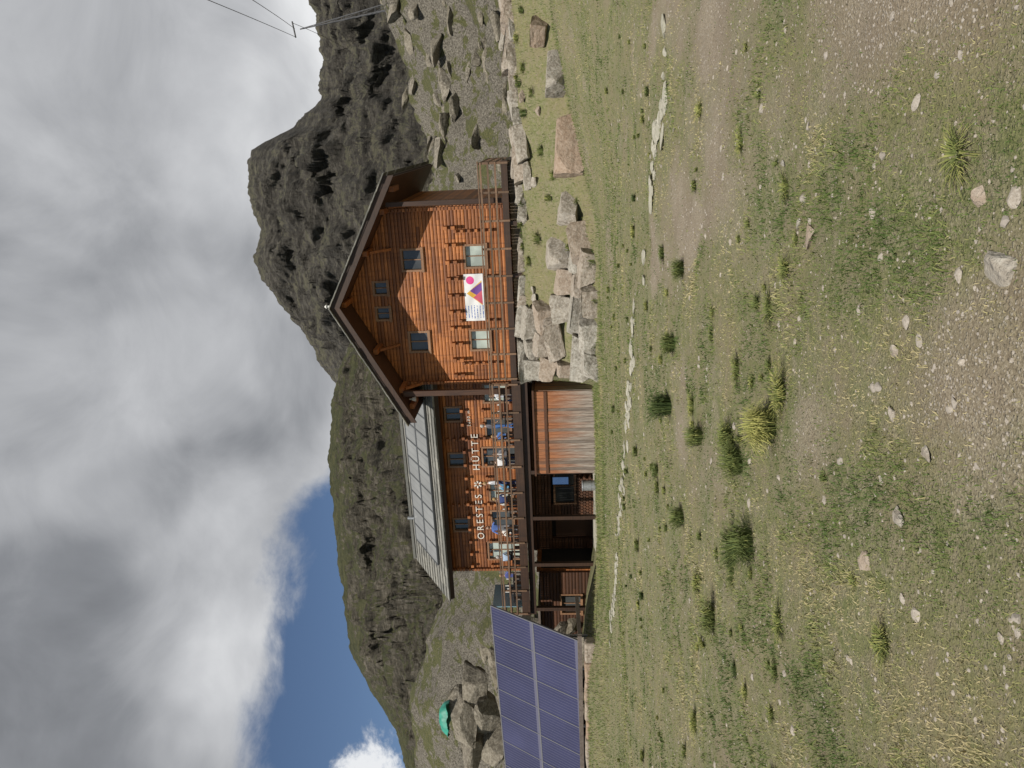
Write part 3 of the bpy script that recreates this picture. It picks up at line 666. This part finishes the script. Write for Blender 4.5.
# ------------------------------------------------------------------ furniture
def picnic_table(s,b,z,rz=0):
    e=empty('wooden_table',W(s,b,z),-TH+rz); mb=MB()
    for i in range(4): mb.box(-.85,.85,-.38+i*.195,-.38+i*.195+.18,.70,.74)
    for sx in(-.65,.65):
        mb.box(sx-.04,sx+.04,-.3,-.22,0,.70); mb.box(sx-.04,sx+.04,.22,.3,0,.70); mb.box(sx-.035,sx+.035,-.22,.22,.6,.68)
    mb.make('table_top',M['grey'],e)
    mb=MB()
    for sy in(-.72,.72):
        mb.box(-.85,.85,sy-.15,sy+.15,.41,.45)
        for sx in(-.65,.65): mb.box(sx-.04,sx+.04,sy-.12,sy+.12,0,.41)
    mb.make('bench',M['grey'],e)
    mb=MB()
    for i in range(4):
        x=random.uniform(-.7,.7);y=random.uniform(-.25,.25); mb.tube((x,y,.742),(x,y,.742+random.uniform(.1,.26)),.035,.03,10)
    mb.make('glasses',M['white'],e)
for s in (-5.6,-8.1,-10.9,-13.7,-16.0): picnic_table(s,.75,DZ)
# ------------------------------------------------------------------ people
def person(s,b,z,rz,pose,shirt,pants,hair,skin=(.5,.3,.21),seed=0,name='person'):
    rg=random.Random(seed)
    J=[];R=[];E=[];tag=[]
    def j(p,r,par,t):
        J.append(p);R.append(r);tag.append(t)
        if par is not None: E.append((par,len(J)-1))
        return len(J)-1
    seat=pose.startswith('sit'); H=-.43 if seat else 0
    pel=j((0,0,.93+H),(.15,.11),None,'p'); be=j((0,.0,1.1+H),(.135,.1),pel,'s'); lean=-.08 if seat else -.01
    ch=j((0,lean*.6,1.3+H),(.165,.115),be,'s'); nb=j((0,lean,1.44+H),(.085,.075),ch,'s'); nk=j((0,lean-.01,1.53+H),(.052,.052),nb,'k'); j((0,lean-.02,1.6+H),(.055,.055),nk,'k')
    hands=[]
    for sg in(-1,1):
        if seat:
            hp=j((sg*.1,-.05,.50),(.095,.09),pel,'p'); kn=j((sg*.13,-.45,.49),(.06,.06),hp,'p'); an=j((sg*.13,-.42,.09),(.042,.042),kn,'p'); j((sg*.14,-.56,.04),(.04,.03),an,'f')
        else:
            st=.06*sg if pose!='walk' else .22*sg
            hp=j((sg*.095,0,.86),(.095,.09),pel,'p'); kn=j((sg*.1,-.03-st*.5,.49),(.062,.062),hp,'p'); an=j((sg*.1,st*.9,.09),(.042,.042),kn,'p'); j((sg*.12,st*.9-.15,.04),(.04,.03),an,'f')
        sh=j((sg*.175,lean,1.39+H),(.062,.06),ch,'s')
        if pose in('sit','sit2'):
            el=j((sg*.25,lean-.1,1.13+H),(.045,.045),sh,'s'); wr2=j((sg*.12,lean-.33,1.17+H+(.15 if pose=='sit2' and sg>0 else 0)),(.03,.03),el,'k'); hd=j((sg*.08,lean-.41,1.18+H+(.2 if pose=='sit2' and sg>0 else 0)),(.033,.02),wr2,'k')
        elif pose=='point':
            el=j((sg*.3,-.12,1.3 if sg>0 else 1.12),(.045,.045),sh,'s'); wr2=j((sg*.36,-.36,1.36 if sg>0 else .95),(.03,.03),el,'k'); hd=j((sg*.37,-.45,1.38 if sg>0 else .88),(.033,.02),wr2,'k')
        else:
            el=j((sg*.235,.03,1.12),(.045,.045),sh,'s'); wr2=j((sg*.25,-.12,.93),(.03,.03),el,'k'); hd=j((sg*.245,-.17,.86),(.033,.02),wr2,'k')
        hands.append((wr2,hd,sg))
    for wr2,hd,sg in hands:
        d=(Vector(J[hd])-Vector(J[wr2])).normalized(); side=d.cross(Vector((0,0,1))).normalized(); base=Vector(J[hd])
        for q,(o_,l_) in enumerate([(-.027,.065),(-.009,.078),(.009,.072),(.027,.055)]):
            a=j(tuple(base+side*o_+d*.03),(.0085,.0085),hd,'k'); j(tuple(base+side*o_*1.1+d*(.03+l_)+Vector((0,0,-.02))),(.007,.007),a,'k')
        a=j(tuple(base-side*.04*sg-d*.0),(.01,.01),hd,'k'); j(tuple(base-side*.06*sg+d*.04),(.008,.008),a,'k')
    me=bpy.data.meshes.new('sk'); me.from_pydata(J,E,[]); o=bpy.data.objects.new('sk',me); scene.collection.objects.link(o)
    sk=o.modifiers.new('s','SKIN'); 
    for i,r in enumerate(R): me.skin_vertices[0].data[i].radius=r
    me.skin_vertices[0].data[0].use_root=True
    sb=o.modifiers.new('u','SUBSURF'); sb.levels=1
    dg=bpy.context.evaluated_depsgraph_get(); bm_=bpy.data.meshes.new_from_object(o.evaluated_get(dg)); bpy.data.objects.remove(o)
    V=[v.co.copy() for v in bm_.vertices]; Fc=[tuple(p.vertices) for p in bm_.polygons]; mi=[]
    idx={'s':0,'p':1,'k':2,'f':3}
    for p in bm_.polygons:
        c=p.center; best=9;bt='s'
        for (a,b_) in E:
            A=Vector(J[a]);B=Vector(J[b_]);d=B-A;t=max(0,min(1,(c-A).dot(d)/max(1e-9,d.length_squared)))
            q=(c-(A+d*t)).length-(R[a][0]*(1-t)+R[b_][0]*t)*.8
            if q<best: best=q; bt=tag[b_] if t>.45 or tag[a]==tag[b_] else tag[a]
        mi.append(idx[bt])
    hc=Vector((0,lean-.035,1.665+H)); turn=rg.uniform(-.6,.6)
    def addhead(rad,off,scl,m,cond=None,seg=20):
        bm=bmesh.new(); bmesh.ops.create_uvsphere(bm,u_segments=seg,v_segments=14,radius=1)
        k=len(V)
        for v in bm.verts:
            c=v.co
            if m==2 and scl[2]>1.2:
                x,y,zz=c; w=1-.22*max(0,-zz)**1.5; x*=w; 
                if abs(x)<.2 and y<-.8 and -.35<zz<.15: y-=.2*(1-abs(x)/.2)*(1-abs(zz+.15)/.25) if abs(zz+.15)<.25 else 0
                if y<-.7 and .0<zz<.25 and .2<abs(x)<.5: y+=.07
                c=Vector((x,y,zz))
            p=Vector((c.x*scl[0]*rad,c.y*scl[1]*rad,c.z*scl[2]*rad))+Vector(off)
            p.rotate(Matrix.Rotation(turn,3,'Z')); V.append(p+hc)
        for f_ in bm.faces:
            cz=sum((v.co for v in f_.verts),Vector())/len(f_.verts)
            if cond and not cond(cz): continue
            Fc.append(tuple(k+v.index for v in f_.verts)); mi.append(m)
        bm.free()
    addhead(.085,(0,0,0),(.92,1.1,1.32),2)
    addhead(.09,(0,0.012,.012),(.98,1.12,1.3),4,lambda c:(c.z>.35 or c.y>.1) and c.z>-.75)
    for sg in(-1,1):
        addhead(.018,(sg*.078,.005,-.005),(.5,1,1.7),2,None,8); addhead(.009,(sg*.03,-.087,.012),(1.3,.6,.8),5,None,8)
    addhead(.02,(0,-.083,-.055),(1.2,.35,.25),6,None,8)
    mats=[plain('shirt_fabric',shirt,.85),plain('trouser_fabric',pants,.85),plain('skin',skin,.5),plain('boot_leather',(.06,.04,.03),.6),plain('hair',hair,.6),plain('eyes',(.03,.02,.02),.2),plain('lips',(.4,.15,.12),.5)]
    ob=mkobj(name,V,Fc,mats,None,True,mi); ob.location=W(s,b,z); ob.rotation_euler=(0,0,-TH+rz); return ob
navy=(.03,.05,.16); blue=(.06,.16,.42); black=(.02,.02,.025); grey=(.2,.2,.22); tan=(.3,.22,.13)
BL_=(.05,.03,.015); BD=(.35,.22,.09); GY_=(.4,.38,.36)
P=[(-8.5,.03,'sit',(.7,.7,.72),navy,BL_,math.pi),(-7.6,1.47,'sit2',blue,grey,BD,0),(-8.6,1.47,'sit',(.16,.16,.18),black,BL_,0),
(-10.6,.03,'sit2',navy,tan,BD,math.pi),(-11.3,1.47,'sit',(.75,.75,.75),grey,GY_,0),(-10.5,1.47,'sit',(.1,.3,.5),navy,BL_,.0),
(-13.3,1.47,'sit2',(.72,.70,.66),grey,BL_,0),(-14.1,.03,'sit',(.35,.45,.6),black,GY_,math.pi),(-5.3,1.47,'sit',(.6,.62,.66),blue,BL_,0),(-16.1,1.47,'sit',(.08,.1,.3),grey,BD,0)]
for i,(s,b,po,sh,pa,ha,rz) in enumerate(P): person(s,b,DZ-.02,rz+random.uniform(-.15,.15),po,sh,pa,ha,seed=i)
person(-12.3,.1,DZ,.5,'point',(.08,.15,.4),grey,BL_,seed=31)
person(-9.7,.2,DZ,-1.0,'stand',(.65,.66,.7),navy,BD,seed=32)
person(-6.7,.6,DZ,2.3,'stand',(.12,.12,.14),blue,GY_,seed=33)
mb=MB(); mb.box(-9.75,-9.35,-.02,.04,1.3,2.1); o=mb.make('blue_notice_board',plain('blue_board',(.03,.08,.2)),hut)
e=empty('metal_barrel',W(-9.5,-.7,-.12),0); mb=MB(); mb.tube((0,0,0),(0,0,.7),.26,.26,20); mb.tube((0,0,.7),(0,0,.75),.28,.27,20); mb.tube((0,0,.3),(0,0,.34),.275,.275,20); mb.make('drum',M['metal'],e)
wp=empty('firewood_pile',W(-12.6,1.7,-.1),-TH); mb=MB()
for r_ in range(6):
    for c_ in range(14): mb.tube((c_*.17+(r_%2)*.08,0,.08+r_*.15),(c_*.17+(r_%2)*.08,.5,.08+r_*.15),.078,.078,7,random.random())
mb.make('split_logs',M['soffit'],wp)
# ------------------------------------------------------------------ solar array
rb=Vector((-10.97,31.5,1.13)); E_=Vector((11.7,-4,.3)).normalized(); Sv=Vector((.87,2.5,3.97)); Sv=(Sv-E_*Sv.dot(E_)).normalized(); Nn=E_.cross(Sv)
sa=empty('solar_panel_array'); cw,ch_,ncol=1.57,2.36,9
org=rb-E_*(ncol*cw)
mat_=Matrix((E_,Sv,Nn)).transposed().to_4x4(); mat_.translation=org; sa.matrix_world=mat_
mp=MB(); mf=MB()
for i in range(ncol):
    for j_ in range(2):
        mp.box(i*cw+.03,(i+1)*cw-.03,j_*ch_+.03,(j_+1)*ch_-.03,-.03,.0)
for i in range(ncol+1): mf.box(i*cw-.028,i*cw+.028,0,2*ch_,-.06,.012,.3)
for j_ in range(3): mf.box(0,ncol*cw,j_*ch_-.03-.01*(j_==1),j_*ch_+.03+.01*(j_==1),-.06,.014,.3)
mp.make('modules',M['pv'],sa); mf.make('frames',plain('anodised_dark_frame',(.13,.13,.15),.4),sa)
mb=MB(); inv=mat_.inverted()
for i in range(0,ncol+1,2):
    a=Vector((i*cw,.2,-.1)); b=Vector((i*cw,2*ch_-.4,-.1)); mb.beam(a,b,.08,.1,(0,0,1))
    wa=mat_@a; wb=mat_@b
    for p in(wa,wb):
        g=Vector((p.x,p.y,float(height(p.x,p.y))-.1)); mb.beam(inv@p,inv@g,.1,.1,(1,0,0))
mb.make('support_frame',M['metal'],sa)
mb=MB(); 
for i in range(14):
    a=org+E_*(i*1.02); b=a+E_*1.0; mb.beam((a.x,a.y-.25,.62+random.uniform(-.05,.05)),(b.x,b.y-.25,.62+random.uniform(-.05,.05)),.5,.5)
mb.make('stone_kerb_wall',M['boulder'],bev=.08)
mb=MB(); mb.beam((-24,36.0,1.05),(-10.6,31.1,1.05),.12,.18); mb.beam((-10.6,31.1,1.05),(-9.6,33.2,1.1),.1,.16); mb.make('timber_rail',M['grey'])
# ------------------------------------------------------------------ green tarp
tarp=[];tf=[]
for j_ in range(25):
    for i in range(31):
        u_=i/30*2-1; w_=j_/24*2-1; rr_=max(0,1-(abs(u_)**2.5+abs(w_)**2.5))**.5
        hgt=.62*rr_+.16*mn.noise(Vector((u_*1.9,w_*2.2,1.3)))+.06*mn.noise(Vector((u_*7,w_*8,1)))
        tarp.append((u_*1.15+.12*mn.noise(Vector((u_*2,w_*2,5))),w_*.8,hgt))
for j_ in range(24):
    for i in range(30): a=j_*31+i; tf.append((a,a+1,a+32,a+31))
tm=NT('green_tarpaulin'); tm.col(tm.ramp(tm.noise(tm.coord(),3,3),[(.3,(.035,.30,.22)),(.7,(.02,.19,.14))])); tm.rough(.55)
ty_=52.; tx_=-.452*ty_; o=mkobj('green_tarpaulin',tarp,tf,tm.m,None,True); o.location=(tx_,ty_,1.6+.163*ty_)
for dx_,dz_,w_ in ((.1,-1.2,4.2),(-2.2,-1.9,3.2),(2.4,-2.1,3.4),(.6,-3.2,3.6),(-1.6,-3.6,3.8)):
    boulder(tx_+dx_,ty_+.3-abs(dz_)*.2,w_,2.2,2.6,random.random(),.5,tint=.1,z=1.6+.163*ty_+dz_+.15,mat='crag',name='outcrop_rock')
# ------------------------------------------------------------------ pylon & cables
py=empty('cableway_pylon'); mb=MB(); apx=Vector((44.6,90,33.1)); 
bs=[Vector((48.0,89,9)),Vector((49.6,89,9)),Vector((48.8,91,9))]
for b_ in bs: mb.tube(b_,apx+(b_-apx)*.02,.07,.05,6)
for k in range(1,12):
    t=k/12; q=[apx+(b_-apx)*t for b_ in bs]; t2=(k+1)/12; q2=[apx+(b_-apx)*t2 for b_ in bs]
    for a in range(3): mb.tube(q[a],q[(a+1)%3],.025,.025,5); mb.tube(q[a],q2[(a+1)%3],.025,.025,5)
mb.tube(apx+Vector((-.9,0,.1)),apx+Vector((1.1,0,.5)),.1,.1,6)
mb.make('lattice_mast',simple('dull_steel',(.14,.14,.15),None,8,.6,0),py)
mb=MB()
def cable(a,b,sag,n=24,r=.03):
    pr=None
    for i in range(n+1):
        t=i/n; p=Vector(a).lerp(Vector(b),t); p.z-=sag*4*t*(1-t)
        if pr is not None: mb.tube(pr,p,r,r,5)
        pr=p
cable(apx+Vector((-.8,0,.2)),(20.6,30,25.3),.3); cable(apx+Vector((.2,0,.2)),(20.2,30,19.9),.3); cable(apx+Vector((.9,0,.4)),(75,170,46),2)
mb.make('cables',M['dark'],py)
# ------------------------------------------------------------------ light
az=math.radians(-19-2); el=math.radians(52)
sd=Vector((math.sin(az)*math.cos(el),-math.cos(az)*math.cos(el),math.sin(el)))
sl=bpy.data.lights.new('sun','SUN'); sl.energy=5.0; sl.angle=math.radians(.5); sl.color=(1,.95,.86)
so=bpy.data.objects.new('sun',sl); scene.collection.objects.link(so); so.rotation_euler=sd.to_track_quat('Z','Y').to_euler(); so.location=(-20,-30,40)
w=bpy.data.worlds.new('World'); scene.world=w; w.use_nodes=True; t=w.node_tree; t.nodes.clear()
class WN(NT):
    def __init__(s,tr): s.t=tr;s.n=tr.nodes;s.l=tr.links
n=WN(t)
sky=n.add('ShaderNodeTexSky'); sky.sky_type='NISHITA'; sky.sun_disc=False; sky.sun_elevation=el; sky.sun_rotation=math.atan2(sd.x,sd.y); sky.altitude=2600; sky.air_density=1.0; sky.dust_density=.3; sky.ozone_density=2
bg1=n.add('ShaderNodeBackground'); n.link(sky.outputs[0],bg1.inputs[0]); bg1.inputs[1].default_value=.08
tc=n.add('ShaderNodeTexCoord'); sp=n.add('ShaderNodeSeparateXYZ'); n.link(tc.outputs['Generated'],sp.inputs[0])
azn=n.math('ARCTAN2',sp.outputs[0],sp.outputs[1]); eln=sp.outputs[2]
cmb=n.add('ShaderNodeCombineXYZ'); n.link(azn,cmb.inputs[0]); n.link(n.math('MULTIPLY',eln,1.5),cmb.inputs[1]); cv=cmb.outputs[0]
def mr(x,a,b,c,d,sm=True):
    m=n.add('ShaderNodeMapRange'); m.interpolation_type='SMOOTHSTEP' if sm else 'LINEAR'; n.link(x,m.inputs[0])
    for i,q in enumerate((a,b,c,d)): m.inputs[i+1].default_value=q
    return m.outputs[0]
nz=n.noise(cv,5.5,8,.62,.35); nb=n.noise(cv,1.9,4,.5,.3); nf=n.noise(cv,5,8,.6,.5)
edge=mr(azn,-.19,.02,.35,.14)
m1=mr(n.math('ADD',n.math('SUBTRACT',eln,edge),n.math('MULTIPLY',n.math('SUBTRACT',nz,.5),.17)),-.015,.035,0,1)
dx=n.math('DIVIDE',n.math('ADD',azn,.51),.08); dy=n.math('DIVIDE',n.math('SUBTRACT',eln,.235),.05)
d2=n.math('ADD',n.math('MULTIPLY',dx,dx),n.math('MULTIPLY',dy,dy))
nc=n.noise(cv,12,6,.65,.3)
m2=mr(n.math('ADD',n.math('SUBTRACT',1.,d2),n.math('MULTIPLY',n.math('SUBTRACT',nc,.5),4.5)),0,.9,0,.9)
mask=n.math('MAXIMUM',m1,m2)
low_=mr(n.math('SUBTRACT',eln,edge),.0,.20,.22,0)
b0=n.math('ADD',n.math('ADD',.25,low_),mr(azn,.05,.5,0,.30))
b0=n.math('ADD',b0,mr(nb,.38,.62,0,.30)); b0=n.math('ADD',b0,n.math('MULTIPLY',n.math('SUBTRACT',nf,.5),.42))
b0=n.math('ADD',b0,mr(m2,0,1,0,.3)); b0=n.math('MULTIPLY',b0,mr(eln,.72,.92,1,.3)); b0=n.math('MULTIPLY',b0,mr(sp.outputs[1],-.1,.35,.25,1))
cc=n.ramp(b0,[(0,(.08,.085,.095)),(.3,(.25,.26,.28)),(.6,(.54,.55,.57)),(.92,(.90,.91,.92))])
bg2=n.add('ShaderNodeBackground'); n.link(cc,bg2.inputs[0]); bg2.inputs[1].default_value=1.0
mx=n.add('ShaderNodeMixShader'); n.link(mask,mx.inputs[0]); n.link(bg1.outputs[0],mx.inputs[1]); n.link(bg2.outputs[0],mx.inputs[2])
out=n.add('ShaderNodeOutputWorld'); n.link(mx.outputs[0],out.inputs[0])
try:
    w.cycles.sampling_method='MANUAL'; w.cycles.sample_map_resolution=512
except Exception: pass
# ------------------------------------------------------------------ camera
p=math.radians(3.71); a=math.radians(1.5)
Fw=Vector((0,math.cos(p),math.sin(p))); U=Vector((0,-math.sin(p),math.cos(p))); Rr=Vector((1,0,0))
cR=Rr*math.cos(a)-U*math.sin(a); cU=Rr*math.sin(a)+U*math.cos(a)
cam=bpy.data.cameras.new('camera'); cam.sensor_width=36; cam.lens=36*740/1024; cam.clip_end=5000; cam.clip_start=.05
co=bpy.data.objects.new('camera',cam); scene.collection.objects.link(co)
mm=Matrix((-cU,cR,-Fw)).transposed().to_4x4(); mm.translation=(0,0,1.6+float(height(0,0))); co.matrix_world=mm
scene.camera=co
